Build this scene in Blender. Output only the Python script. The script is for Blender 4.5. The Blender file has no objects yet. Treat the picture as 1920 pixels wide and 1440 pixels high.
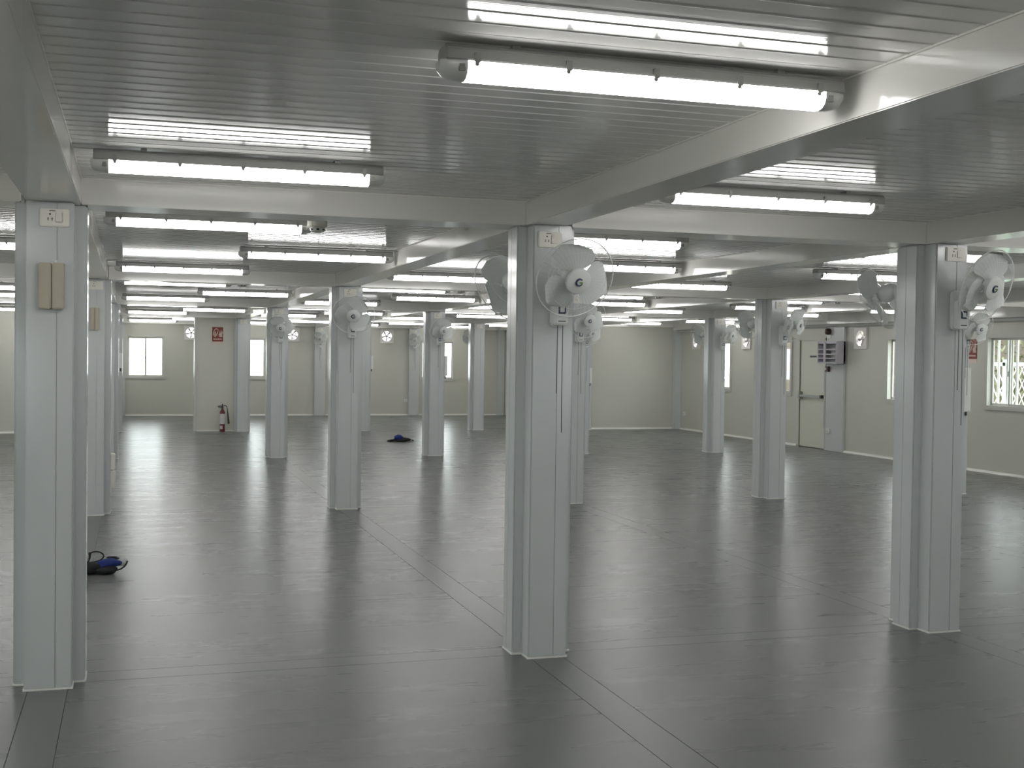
import bpy, bmesh, math, random
from mathutils import Vector, Matrix
random.seed(7)
S = bpy.context.scene
C = S.collection
PI = math.pi

# ------------------------------------------------------------------ camera, world, exposure
CAM = (0.4042, -6.7068, 1.7103)
YAW, PITCH, ROLL, FPX = 0.3014, -0.0228, 0.0133, 2281.38
fwd = Vector((math.sin(YAW)*math.cos(PITCH), math.cos(YAW)*math.cos(PITCH), math.sin(PITCH)))
rgt = Vector((math.cos(YAW), -math.sin(YAW), 0))
upv = rgt.cross(fwd)
r2 = rgt*math.cos(ROLL) + upv*math.sin(ROLL)
u2 = -rgt*math.sin(ROLL) + upv*math.cos(ROLL)
cd = bpy.data.cameras.new('camera')
cd.sensor_width = 36.0
cd.lens = 36.0*FPX/1920.0
cd.clip_start = 0.05
cd.clip_end = 300
cam = bpy.data.objects.new('camera', cd)
C.objects.link(cam)
cam.matrix_world = Matrix(((r2.x, u2.x, -fwd.x, CAM[0]), (r2.y, u2.y, -fwd.y, CAM[1]), (r2.z, u2.z, -fwd.z, CAM[2]), (0, 0, 0, 1)))
S.camera = cam

W = bpy.data.worlds.new('world')
S.world = W
W.use_nodes = True
bg = W.node_tree.nodes['Background']
bg.inputs['Color'].default_value = (0.94, 0.975, 1.0, 1)
bg.inputs['Strength'].default_value = 9.0
S.view_settings.view_transform = 'Standard'
S.view_settings.look = 'None'
S.view_settings.exposure = 0.0
S.view_settings.gamma = 1.0
S.view_settings.use_curve_mapping = False
TUBE = 15.5

A = 2.6543       # width of one bay
B = 6.8          # depth of one bay
ZB, ZC = 2.452, 2.587   # underside of beams, ceiling
YF = 27.05       # far wall
YL = 20.35       # nearer part of the far wall
XR = 13.05       # right wall
XL = -2*A+0.1    # left wall
YB = -10.2       # wall behind the camera

# ------------------------------------------------------------------ materials
def mat(name, col, rough=0.5, bump=0.0, bscale=8.0, var=0.0, vscale=3.0, metal=0.0, spec=0.5, stretch=(1, 1, 1), rvar=0.0, coat=0.0, bdist=0.01):
    m = bpy.data.materials.new(name)
    m.use_nodes = True
    nt = m.node_tree
    N, L = nt.nodes, nt.links
    p = N['Principled BSDF']
    p.inputs['Base Color'].default_value = (*col, 1)
    p.inputs['Roughness'].default_value = rough
    p.inputs['Metallic'].default_value = metal
    p.inputs['Specular IOR Level'].default_value = spec
    if coat:
        p.inputs['Coat Weight'].default_value = coat
        p.inputs['Coat Roughness'].default_value = 0.08
    if bump or var or rvar:
        g = N.new('ShaderNodeNewGeometry')
        mp = N.new('ShaderNodeMapping')
        mp.inputs['Scale'].default_value = stretch
        L.new(g.outputs['Position'], mp.inputs['Vector'])
    if var or rvar:
        n = N.new('ShaderNodeTexNoise')
        n.inputs['Scale'].default_value = vscale
        n.inputs['Detail'].default_value = 6
        L.new(mp.outputs[0], n.inputs['Vector'])
        if var:
            mr = N.new('ShaderNodeMapRange')
            mr.inputs['To Min'].default_value = 1-var
            mr.inputs['To Max'].default_value = 1+var
            L.new(n.outputs[0], mr.inputs['Value'])
            mx = N.new('ShaderNodeVectorMath')
            mx.operation = 'SCALE'
            mx.inputs[0].default_value = col
            L.new(mr.outputs[0], mx.inputs['Scale'])
            L.new(mx.outputs[0], p.inputs['Base Color'])
        if rvar:
            mr = N.new('ShaderNodeMapRange')
            mr.inputs['To Min'].default_value = rough-rvar
            mr.inputs['To Max'].default_value = rough+rvar
            L.new(n.outputs[0], mr.inputs['Value'])
            L.new(mr.outputs[0], p.inputs['Roughness'])
    if bump:
        n2 = N.new('ShaderNodeTexNoise')
        n2.inputs['Scale'].default_value = bscale
        n2.inputs['Detail'].default_value = 2
        L.new(mp.outputs[0], n2.inputs['Vector'])
        b = N.new('ShaderNodeBump')
        b.inputs['Strength'].default_value = bump
        b.inputs['Distance'].default_value = bdist
        L.new(n2.outputs[0], b.inputs['Height'])
        L.new(b.outputs[0], p.inputs['Normal'])
    return m

def emit(name, col, s):
    m = bpy.data.materials.new(name)
    m.use_nodes = True
    p = m.node_tree.nodes['Principled BSDF']
    p.inputs['Base Color'].default_value = (0.8, 0.8, 0.8, 1)
    p.inputs['Emission Color'].default_value = (*col, 1)
    p.inputs['Emission Strength'].default_value = s
    return m

def glassy(name, col=(0.95, 0.98, 0.97), refl=0.08, rough=0.02):
    m = bpy.data.materials.new(name)
    m.use_nodes = True
    nt = m.node_tree
    N, L = nt.nodes, nt.links
    N.remove(N['Principled BSDF'])
    t = N.new('ShaderNodeBsdfTransparent')
    t.inputs[0].default_value = (*col, 1)
    g = N.new('ShaderNodeBsdfGlossy')
    g.inputs['Roughness'].default_value = rough
    mx = N.new('ShaderNodeMixShader')
    mx.inputs[0].default_value = refl
    L.new(t.outputs[0], mx.inputs[1])
    L.new(g.outputs[0], mx.inputs[2])
    L.new(mx.outputs[0], N['Material Output'].inputs[0])
    return m

M = {}
M['floor'] = mat('grey_vinyl', (0.160, 0.166, 0.159), 0.28, bump=0.04, bscale=1.6, var=0.07, vscale=1.5, stretch=(0.5, 4, 1), rvar=0.04, bdist=0.006, spec=0.17)
M['joint'] = mat('floor_joint', (0.07, 0.073, 0.07), 0.5)
M['strip'] = mat('joint_strip', (0.163, 0.169, 0.162), 0.28, bump=0.04, bscale=1.6, stretch=(0.5, 4, 1), bdist=0.006, spec=0.17)
M['ceil'] = mat('ceiling_sheet', (0.80, 0.80, 0.775), 0.10, bump=0.05, bscale=1.3, stretch=(0.6, 3, 1), bdist=0.01, coat=0.0)
M['beam'] = mat('beam_enamel', (0.84, 0.83, 0.80), 0.12, bump=0.16, bscale=2.2, bdist=0.012)
M['col'] = mat('column_enamel', (0.60, 0.625, 0.625), 0.16, bump=0.10, bscale=3.0, stretch=(1, 1, 0.35), bdist=0.01, var=0.03, vscale=2)
M['wall'] = mat('wall_sheet', (0.61, 0.61, 0.545), 0.33, bump=0.06, bscale=1.8, var=0.03, vscale=1.2)
M['trim'] = mat('white_trim', (0.62, 0.63, 0.61), 0.25)
M['seal'] = mat('sealant', (0.9, 0.89, 0.85), 0.35)
M['plastic'] = mat('white_plastic', (0.82, 0.84, 0.82), 0.28)
M['blade'] = mat('blade_plastic', (0.80, 0.83, 0.81), 0.22)
M['cream'] = mat('cream_plastic', (0.49, 0.455, 0.36), 0.4, var=0.04, vscale=20)
M['ivory'] = mat('ivory_plastic', (0.86, 0.84, 0.77), 0.35)
M['lamp_body'] = mat('lamp_grey_plastic', (0.42, 0.42, 0.41), 0.45)
M['clip'] = mat('clip_steel', (0.35, 0.35, 0.34), 0.3, metal=0.6)
M['lens'] = emit('lit_diffuser', (1.0, 0.985, 0.965), TUBE)
M['lens_end'] = mat('clear_lens_end', (0.86, 0.87, 0.86), 0.12)
M['wire'] = mat('guard_wire', (0.50, 0.55, 0.55), 0.3)
M['dark'] = mat('dark_plastic', (0.03, 0.03, 0.035), 0.4)
M['slot'] = mat('slot_black', (0.02, 0.02, 0.02), 0.6)
M['cord'] = mat('cord_grey', (0.06, 0.065, 0.06), 0.7)
M['navy'] = mat('logo_navy', (0.03, 0.05, 0.12), 0.35)
M['green'] = mat('logo_green', (0.10, 0.28, 0.08), 0.35)
M['frame'] = mat('window_upvc', (0.60, 0.60, 0.56), 0.3)
M['alu'] = mat('window_track', (0.42, 0.43, 0.41), 0.35)
M['glass'] = glassy('window_glass')
M['door'] = mat('door_sheet', (0.68, 0.68, 0.58), 0.32, var=0.02)
M['steel'] = mat('bar_steel', (0.33, 0.34, 0.32), 0.3, metal=0.7)
M['box'] = mat('grey_violet_box', (0.50, 0.48, 0.53), 0.35)
M['boxin'] = mat('box_recess', (0.30, 0.31, 0.33), 0.4)
M['maroon'] = mat('maroon_plastic', (0.055, 0.02, 0.02), 0.35)
M['red'] = mat('sign_red', (0.25, 0.055, 0.04), 0.5)
M['pink'] = mat('sign_white', (0.75, 0.62, 0.56), 0.5)
M['extred'] = mat('extinguisher_red', (0.13, 0.028, 0.028), 0.3)
M['label'] = mat('extinguisher_label', (0.62, 0.60, 0.62), 0.4)
M['blue'] = mat('blue_cloth', (0.010, 0.026, 0.17), 0.8, bump=0.4, bscale=30, var=0.3, vscale=25)
M['black'] = mat('black_cloth', (0.012, 0.013, 0.016), 0.8, bump=0.4, bscale=40)
M['skin'] = mat('white_cloth', (0.50, 0.52, 0.53), 0.7)
M['ground'] = mat('outside_ground', (0.36, 0.33, 0.27), 0.9, var=0.2, vscale=1)
M['bars'] = mat('white_bars', (0.8, 0.8, 0.78), 0.4)
M['lattice'] = mat('green_white_paint', (0.45, 0.62, 0.48), 0.5)
M['hedge'] = mat('leaf_olive', (0.10, 0.11, 0.05), 0.8, var=0.5, vscale=6)
M['exhaust'] = mat('exhaust_white', (0.85, 0.82, 0.80), 0.35)
M['exblade'] = mat('exhaust_blade', (0.32, 0.30, 0.29), 0.35)

# ------------------------------------------------------------------ mesh helpers
class MB:
    def __init__(s):
        s.v, s.f = [], []
    def box(s, a, b):
        x0, y0, z0 = [min(p, q) for p, q in zip(a, b)]
        x1, y1, z1 = [max(p, q) for p, q in zip(a, b)]
        n = len(s.v)
        s.v += [(x0, y0, z0), (x1, y0, z0), (x1, y1, z0), (x0, y1, z0), (x0, y0, z1), (x1, y0, z1), (x1, y1, z1), (x0, y1, z1)]
        for q in ((0, 3, 2, 1), (4, 5, 6, 7), (0, 1, 5, 4), (1, 2, 6, 5), (2, 3, 7, 6), (3, 0, 4, 7)):
            s.f.append(tuple(n+i for i in q))
        return s
    def prism(s, poly, axis, a, b):
        """extrude a closed 2-D polygon along an axis between a and b"""
        n, k = len(s.v), len(poly)
        for t in (a, b):
            for p, q in poly:
                s.v.append({'x': (t, p, q), 'y': (p, t, q), 'z': (p, q, t)}[axis])
        for i in range(k):
            j = (i+1) % k
            s.f.append((n+i, n+j, n+k+j, n+k+i))
        s.f.append(tuple(n+i for i in range(k))[::-1])
        s.f.append(tuple(n+k+i for i in range(k)))
        return s
    def tube(s, pts, r, k=6, closed=False, caps=True):
        pts = [Vector(p) for p in pts]
        n0, m = len(s.v), len(pts)
        for i, p in enumerate(pts):
            if closed:
                d = pts[(i+1) % m]-pts[i-1]
            else:
                d = pts[min(i+1, m-1)]-pts[max(i-1, 0)]
            d.normalize()
            a = d.cross(Vector((0, 0, 1)))
            if a.length < 0.2:
                a = d.cross(Vector((0, 1, 0)))
            a.normalize()
            b = d.cross(a)
            rr = r[i] if isinstance(r, (list, tuple)) else r
            for j in range(k):
                t = 2*PI*j/k
                s.v.append(tuple(p+a*rr*math.cos(t)+b*rr*math.sin(t)))
        for i in range(m if closed else m-1):
            for j in range(k):
                a0, a1 = n0+i*k, n0+((i+1) % m)*k
                s.f.append((a0+j, a0+(j+1) % k, a1+(j+1) % k, a1+j))
        if caps and not closed:
            s.f.append(tuple(n0+j for j in range(k))[::-1])
            s.f.append(tuple(n0+(m-1)*k+j for j in range(k)))
        return s
    def lathe(s, prof, axis='z', k=20, c=(0, 0, 0)):
        """prof: list of (radius, height along axis)"""
        n = len(s.v)
        for r, h in prof:
            for j in range(k):
                t = 2*PI*j/k
                p, q = r*math.cos(t), r*math.sin(t)
                w = {'z': (p, q, h), 'y': (p, h, q), 'x': (h, p, q)}[axis]
                s.v.append((w[0]+c[0], w[1]+c[1], w[2]+c[2]))
        for i in range(len(prof)-1):
            for j in range(k):
                s.f.append((n+i*k+j, n+i*k+(j+1) % k, n+(i+1)*k+(j+1) % k, n+(i+1)*k+j))
        s.f.append(tuple(n+j for j in range(k))[::-1])
        s.f.append(tuple(n+(len(prof)-1)*k+j for j in range(k)))
        return s
    def mesh(s, name, m, bevel=0, smooth=False):
        me = bpy.data.meshes.new(name)
        me.from_pydata(s.v, [], s.f)
        bm = bmesh.new()
        bm.from_mesh(me)
        if bevel:
            bmesh.ops.bevel(bm, geom=[e for e in bm.edges if len(e.link_faces) == 2 and e.calc_face_angle(0) > 0.5], offset=bevel, segments=2, affect='EDGES', clamp_overlap=True)
        bmesh.ops.recalc_face_normals(bm, faces=bm.faces)
        bm.to_mesh(me)
        bm.free()
        if smooth:
            me.polygons.foreach_set('use_smooth', [True]*len(me.polygons))
            me.set_sharp_from_angle(angle=math.radians(40))
        me.materials.append(m)
        return me

def link(name, me, parent=None, loc=(0, 0, 0), rot=(0, 0, 0)):
    o = bpy.data.objects.new(name, me)
    C.objects.link(o)
    o.location = loc
    o.rotation_euler = rot
    if parent:
        o.parent = parent
    return o

def thing(name, label, cat, loc, rz=0, group=None):
    o = link(name, None, None, loc, (0, 0, rz))
    o.empty_display_size = 0.1
    o['label'] = label
    o['category'] = cat
    if group:
        o['group'] = group
    return o

def struct(name, me=None, loc=(0, 0, 0)):
    o = link(name, me, None, loc)
    o['kind'] = 'structure'
    return o

# ------------------------------------------------------------------ floor
fb = MB().box((XL-0.2, YB-0.2, -0.12), (XR+0.2, YF+0.2, -0.004))
floor = struct('floor', fb.mesh('floor', M['joint']))
G = 0.0015
sheet = MB().box((G, G, -0.004), (A-0.19-G, B-0.19-G, 0)).mesh('floor_sheet', M['floor'], 0.0008)
cover = MB().box((G, G, -0.004), (0.19-G, B-0.19-G, 0)).mesh('joint_strip', M['strip'], 0.0006)
cover2 = MB().box((G, G, -0.004), (A-G, 0.19-G, 0)).mesh('joint_strip', M['strip'], 0.0006)
for i in range(-2, 5):
    for j in range(-2, 4):
        link('floor_sheet', sheet, floor, (i*A+0.095, j*B+0.095, 0))
        link('joint_strip', cover, floor, (i*A-0.095, j*B+0.095, 0))
        link('joint_strip', cover2, floor, (i*A-0.095, j*B-0.095, 0))

# ------------------------------------------------------------------ ceiling, ribs, beams
cb = MB().box((XL-0.2, YB-0.2, ZC+0.02), (XR+0.2, YF+0.2, ZC+0.14))
ceiling = struct('ceiling', cb.mesh('ceiling', M['ceil']))
RP = 0.1085
prof = [(0.06, 0)]
def bead(yc, w, d, k):
    prof.append((yc-w/2-0.002, 0))
    for t in range(k+1):
        u = t/k*2-1
        prof.append((yc+u*w/2, -d*(1-u*u)))
    prof.append((yc+w/2+0.002, 0))
yc = 0.16
while yc < B-0.12:
    bead(yc, 0.010, 0.0028, 8)
    for q in (1/3, 2/3):
        if yc+RP*q < B-0.12:
            bead(yc+RP*q, 0.006, 0.00015, 2)
    yc += RP
prof.append((B-0.06, 0))
cp = MB()
n = len(prof)
for t in (0.05, A-0.05):
    for p in prof:
        cp.v.append((t, p[0], p[1]))
for k in range(n-1):
    cp.f.append((k, k+1, n+k+1, n+k))
cpm = cp.mesh('ceiling_panel', M['ceil'])
cpm.polygons.foreach_set('use_smooth', [True]*len(cpm.polygons))
for i in range(-2, 5):
    for j in range(-2, 4):
        if j == 3 and i in (-2, -1, 4):
            continue
        link('ceiling_panel', cpm, ceiling, (i*A, j*B, ZC))

HB = 0.143
def beam_mesh(length, half=HB, lo=-HB, hi=HB):
    b = MB()
    b.prism([(lo, ZB), (hi, ZB), (half, ZC+0.03), (-half, ZC+0.03)], 'y', 0, length)
    return b.mesh('beam', M['beam'], 0.004)
def seal_mesh(length, half=HB):
    b = MB()
    for s_ in (-1, 1):
        b.box((s_*half-0.004, 0, ZC-0.007), (s_*(half+0.006), length, ZC-0.0005))
    for s_ in (-1, 1):
        for yy in (0.0, length):
            b.box((s_*half-0.003, yy-0.004, ZB+0.004), (s_*(half+0.004), yy+0.004, ZC-0.002))
    return b.mesh('sealant_bead', M['seal'])
bl = beam_mesh(B, HB, -HB, 0.085)
bl0 = beam_mesh(B, HB, -0.115, HB)
sl = seal_mesh(B-2*HB)
bw = beam_mesh(A-2*HB)
sw = seal_mesh(A-2*HB)
for i in range(-1, 5):
    for j in range(-2, 4):
        if j == 3 and i == -1:
            continue
        o = link('beam', bl if i > 0 else bl0, ceiling, (i*A, j*B, 0))
        link('sealant_bead', sl, o, (0, HB, 0))
for i in range(-2, 5):
    for j in range(-1, 5):
        if j == 4 and i not in (0, 1, 2, 3):
            continue
        o = link('beam', bw, ceiling, ((i+1)*A-HB, j*B - (0.1 if j == 4 else 0), 0), (0, 0, PI/2))
        link('sealant_bead', sw, o)
# wall-side beam with its rounded lower lip, along the right wall
wb = MB().box((XR-0.16, YB, ZB-0.06), (XR+0.05, YL, ZC+0.03))
o = link('beam', wb.mesh('beam', M['beam'], 0.004), ceiling)
lip = MB()
lip.prism([(XR, 2.33), (XR-0.06, 2.335), (XR-0.10, 2.35), (XR-0.115, 2.37), (XR-0.10, 2.39), (XR, 2.392)], 'y', YB+0.3, YL-0.02)
tr = struct('trim_1', lip.mesh('trim_1', M['trim'], 0.002))

# ------------------------------------------------------------------ walls with openings
def wall(name, axis, pos, th, u0, u1, z0, z1, holes, m):
    us = sorted({u0, u1} | {h[0] for h in holes} | {h[1] for h in holes})
    mb = MB()
    for a, b in zip(us[:-1], us[1:]):
        mid = (a+b)/2
        hs = sorted([(h[2], h[3]) for h in holes if h[0] <= mid <= h[1]])
        z = z0
        spans = []
        for p, q in hs:
            spans.append((z, p))
            z = q
        spans.append((z, z1))
        for p, q in spans:
            if axis == 'y':
                mb.box((a, pos, p), (b, pos+th, q))
            else:
                mb.box((pos, a, p), (pos+th, b, q))
    return struct(name, mb.mesh(name, m))

EXH = 0.38
def exh(u, z):
    return (u-0.165, u+0.165, z-0.165, z+0.165)
WZ0, WZ1 = 1.03, 2.11
farwin = [0.70, 3.365, 6.02, 8.66]     # window centres
farex = [1.87, 4.56, 7.19, 9.86]
FH = [(c-0.47, c+0.47, WZ0, WZ1) for c in farwin] + [exh(c, 2.225) for c in farex]
wall_far = wall('wall_far', 'y', YF, 0.1, -0.1, 4*A+0.1, 0, ZC, FH, M['wall'])
wall_mid = wall('wall_far_right', 'y', YL, 0.1, 4*A-0.05, XR+0.1, 0, ZC, [], M['wall'])
wall_ret = wall('wall_return_right', 'x', 4*A, 0.1, YL+0.1, YF, 0, ZC, [], M['wall'])
wall_ret2 = wall('wall_return_left', 'x', -0.1, 0.1, YL, YF, 0, ZC, [], M['wall'])
wall_fl = wall('wall_far_left', 'y', 20.05, 0.1, XL, -0.1, 0, ZC, [], M['wall'])
rwin = [18.10, 15.50, 11.27, 8.66, 4.7, 2.1]
rex = [19.36, 16.90, 12.57, 10.0]
RH = [(c-0.47, c+0.47, WZ0, WZ1) for c in rwin] + [exh(c, 2.12) for c in rex] + [(13.765, 14.70, -0.01, 2.11)]
wall_right = wall('wall_right', 'x', XR, 0.1, YB, YL+0.1, 0, ZC, RH, M['wall'])
lwin = [-7.5, -4.6, -2.0, 1.4, 4.2, 8.2, 11.0, 15.0, 17.8]
wall_left = wall('wall_left', 'x', XL-0.1, 0.1, YB, 20.15, 0, ZC, [(c-0.47, c+0.47, WZ0, WZ1) for c in lwin], M['wall'])
bwin = [-3.9, -1.3, 6.6, 9.3]
wall_back = wall('wall_back', 'y', YB-0.1, 0.1, XL-0.1, XR+0.1, 0, ZC, [(c-0.47, c+0.47, WZ0, WZ1) for c in bwin], M['wall'])

# pale flashing at the foot of the walls
def skirt(name, axis, pos, sgn, a, b):
    pr_ = [(pos, 0), (pos+sgn*0.035, 0), (pos+sgn*0.033, 0.012), (pos+sgn*0.022, 0.026), (pos+sgn*0.008, 0.036), (pos, 0.038)]
    mb = MB().prism(pr_, 'x' if axis == 'y' else 'y', a, b)
    return struct(name, mb.mesh(name, M['beam'], 0, True))
skirt('baseboard_far', 'y', YF, -1, 0, 4*A)
skirt('baseboard_far_right', 'y', YL, -1, 4*A+0.15, XR)
skirt('baseboard_right_near', 'x', XR, -1, YB, 13.70)
skirt('baseboard_right_far', 'x', XR, -1, 14.76, YL)
skirt('baseboard_far_left', 'y', 20.05, -1, XL, -0.15)

# pilasters on the walls
def pilaster(wallo, axis, pos, c, half, d):
    mb = MB()
    if axis == 'x':
        mb.box((pos-d, c-half, 0), (pos, c+half, ZB-0.06))
    else:
        mb.box((c-half, pos-d, 0), (c+half, pos, ZB))
    return link('pilaster', mb.mesh('pilaster', M['col'], 0.006), wallo)
for yy in (0, 6.8, 13.36):
    pilaster(wall_right, 'x', XR, yy, 0.30, 0.05)
pilaster(wall_right, 'x', XR, YL-0.09, 0.085, 0.16)
for k in (1, 2, 3):
    pilaster(wall_far, 'y', YF, k*A, 0.15, 0.12)
pilaster(wall_far, 'y', YF, 4*A-0.1, 0.09, 0.2)
pilaster(wall_far, 'y', YF, 0.1, 0.09, 0.12)
pilaster(wall_far_left if False else wall_fl, 'y', 20.05, -A, 0.17, 0.08)

# ------------------------------------------------------------------ windows
WIN = 0
def window(axis, pos, c, sgn):
    """sliding window; local x along the wall, local y out of the room"""
    global WIN
    WIN += 1
    root = struct('window_%d' % WIN)
    if axis == 'y':
        root.location = (c, pos, 0)
        root.rotation_euler = (0, 0, 0 if sgn > 0 else PI)
    else:
        root.location = (pos, c, 0)
        root.rotation_euler = (0, 0, -PI/2 if sgn > 0 else PI/2)
    if WIN == 1:
        w, z0, z1 = 0.47, WZ0, WZ1
        f = MB()
        f.box((-w-0.05, -0.025, z0-0.05), (w+0.05, 0.0, z0+0.02)).box((-w-0.05, -0.025, z1-0.02), (w+0.05, 0.0, z1+0.05))
        f.box((-w-0.05, -0.025, z0), (-w+0.02, 0.0, z1)).box((w-0.02, -0.025, z0), (w+0.05, 0.0, z1))
        f.box((-w, 0, z0), (w, 0.1, z0+0.02)).box((-w, 0, z1-0.02), (w, 0.1, z1))
        f.box((-w, 0, z0), (-w+0.02, 0.1, z1)).box((w-0.02, 0, z0), (w, 0.1, z1))
        fr = f.mesh('window_frame', M['frame'], 0.003)
        def sash(x0, x1, y0, y1):
            s_ = MB()
            t = 0.036
            a, b = z0+0.02, z1-0.02
            s_.box((x0, y0, a), (x0+t, y1, b)).box((x1-t, y0, a), (x1, y1, b)).box((x0, y0, a), (x1, y1, a+t)).box((x0, y0, b-t), (x1, y1, b))
            return s_.mesh('sash', M['frame'], 0.002)
        window.m = [fr, sash(-w+0.02, 0.022, 0.055, 0.08), sash(-0.022, w-0.02, 0.02, 0.045),
                    MB().box((-w+0.05, 0.066, z0+0.05), (-0.01, 0.070, z1-0.05)).mesh('pane', M['glass']),
                    MB().box((0.01, 0.031, z0+0.05), (w-0.05, 0.035, z1-0.05)).mesh('pane', M['glass']),
                    MB().box((-0.028, 0.005, 1.50), (0.002, 0.02, 1.58)).mesh('latch', M['alu'], 0.003),
                    MB().box((-w+0.03, 0.09, z0-0.05), (w-0.03, 0.13, z0)).mesh('sill', M['alu'])]
    m = window.m
    link('window_frame', m[0], root)
    a = link('sash', m[1], root)
    link('pane', m[3], a)
    b = link('sash', m[2], root)
    link('pane', m[4], b)
    link('latch', m[5], b)
    return root
for c in farwin:
    window('y', YF, c, 1)
for c in rwin:
    window('x', XR, c, 1)
for c in lwin:
    window('x', XL, c, -1)
for c in bwin:
    window('y', YB, c, -1)

# ------------------------------------------------------------------ outside
gm = MB().box((-60, -60, -0.6), (90, 110, -0.4))
struct('ground', gm.mesh('ground', M['ground']))

fence = thing('lattice_fence', 'pale green and white lattice fence outside the big right window', 'fence', (15.4, 8.6, -0.4))
FZ = 2.05
fr = MB()
for k in range(9):
    yy = -4+k*1.0
    fr.box((-0.03, yy-0.04, 0), (0.03, yy+0.04, FZ+0.12))
fr.box((-0.03, -4, FZ), (0.03, 4, FZ+0.07)).box((-0.03, -4, 0.1), (0.03, 4, 0.16))
link('fence_frame', fr.mesh('fence_frame', M['lattice'], 0.004), fence)
la = MB()
for k in range(-15, 52):
    for s_ in (1, -1):
        y0 = -4+k*0.16 if s_ > 0 else 4-k*0.16
        y1 = y0+s_*(FZ-0.16)*0.62
        lo, hi = (y0, y1)
        if min(y0, y1) < -4 or max(y0, y1) > 4:
            continue
        la.tube([(0.012*s_, y0, 0.16), (0.012*s_, y1, FZ)], 0.011, 4)
lo_ = link('lattice', la.mesh('lattice', M['bars']), fence)
lo_['kind'] = 'stuff'

grille = thing('window_grille', 'white vertical security bars outside the big right window', 'window bars', (XR+0.16, 8.66, 0))
for k in range(5):
    yy = -0.42+k*0.21
    link('bar', MB().box((-0.01, yy-0.02, 0.98), (0.015, yy+0.02, 2.16)).mesh('bar', M['bars'], 0.003), grille)
link('rail', MB().box((-0.06, -0.5, 2.14), (0.02, 0.5, 2.18)).mesh('rail', M['bars']), grille)
link('rail', MB().box((-0.06, -0.5, 0.96), (0.02, 0.5, 1.0)).mesh('rail', M['bars']), grille)

hed = thing('hedge', 'dark olive shrubbery beyond the lattice fence outside the right window', 'hedge', (18.6, 9.5, -0.4))
hb = MB()
rnd = random.Random(3)
struct('boundary_wall', MB().box((20.2, -6, -0.6), (20.5, 30, 3.4)).mesh('boundary_wall', mat('brown_plaster', (0.07, 0.055, 0.04), 0.9, var=0.4, vscale=2)))
for k in range(5200):
    x, yv, z = rnd.uniform(-0.5, 0.9), rnd.uniform(-5.5, 6.5), rnd.uniform(0, 3.1)
    s_ = rnd.uniform(0.05, 0.12)
    d = Vector((rnd.uniform(-1, 1), rnd.uniform(-1, 1), rnd.uniform(-1, 1))).normalized()
    e = d.cross(Vector((0.3, 0.5, 1))).normalized()
    p = Vector((x, yv, z))
    n0 = len(hb.v)
    hb.v += [tuple(p-d*s_), tuple(p+e*s_*0.4), tuple(p+d*s_), tuple(p-e*s_*0.4)]
    hb.f.append((n0, n0+1, n0+2, n0+3))
o = link('foliage', hb.mesh('foliage', M['hedge']), hed)
o['kind'] = 'stuff'
tk = MB()
for k in range(8):
    tk.tube([(0.2, -5+k*1.5, 0), (0.25, -4.9+k*1.5, 1.4), (0.2, -5.1+k*1.5, 2.6)], [0.05, 0.035, 0.015], 6)
o = link('stems', tk.mesh('stems', M['ground']), hed)
o['kind'] = 'stuff'

# ------------------------------------------------------------------ exhaust fans
def exhaust_meshes():
    f = MB()
    R, H, K = 0.142, EXH/2, 32
    n0 = len(f.v)
    # square plate with round hole, two layers
    ring, sq = [], []
    for j in range(K):
        t = 2*PI*j/K
        c_, s_ = math.cos(t), math.sin(t)
        q = H/max(abs(c_), abs(s_))
        ring.append((R*c_, R*s_))
        sq.append((q*c_, q*s_))
    for y_ in (-0.035, 0.0):
        for p in ring:
            f.v.append((p[0], y_, p[1]))
        for p in sq:
            f.v.append((p[0], y_, p[1]))
    for j in range(K):
        k = (j+1) % K
        f.f.append((j, k, K+k, K+j))
        f.f.append((2*K+j, 3*K+j, 3*K+k, 2*K+k))
        f.f.append((K+j, K+k, 3*K+k, 3*K+j))
    # funnel through the wall
    n1 = len(f.v)
    for y_, rr in ((-0.035, R), (0.0, R-0.006), (0.09, R-0.006)):
        for j in range(K):
            t = 2*PI*j/K
            f.v.append((rr*math.cos(t), y_, rr*math.sin(t)))
    for i_ in range(2):
        for j in range(K):
            k = (j+1) % K
            f.f.append((n1+i_*K+j, n1+i_*K+k, n1+(i_+1)*K+k, n1+(i_+1)*K+j))
    pl = f.mesh('mount_plate', M['exhaust'], 0, True)
    hub = MB().lathe([(0.0, 0.0), (0.032, 0.002), (0.036, 0.012), (0.036, 0.06), (0.0, 0.061)], 'y', 18).mesh('hub', M['steel'], 0, True)
    bl_ = MB()
    pts = [(0.026, -0.012, 0.02), (0.07, -0.024, 0.012), (0.125, -0.040, 0.004), (0.138, -0.015, 0.02), (0.125, 0.015, 0.03), (0.07, 0.012, 0.035), (0.026, 0.010, 0.035)]
    n2 = 0
    for dy in (0, 0.003):
        for r_, tv, yv in pts:
            bl_.v.append((r_, yv+dy, tv))
    k = len(pts)
    bl_.f.append(tuple(range(k)))
    bl_.f.append(tuple(range(k, 2*k))[::-1])
    for j in range(k):
        bl_.f.append((j, (j+1) % k, k+(j+1) % k, k+j))
    b = bl_.mesh('blade', M['exblade'])
    sp = MB()
    for a in (0.4, 0.4+PI/2, 0.4+PI, 0.4+1.5*PI):
        sp.tube([(0.02*math.cos(a), 0.075, 0.02*math.sin(a)), (0.146*math.cos(a), 0.075, 0.146*math.sin(a))], 0.004, 5)
    return pl, hub, b, sp.mesh('motor_bracket', M['steel'])
EXM = exhaust_meshes()
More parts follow.
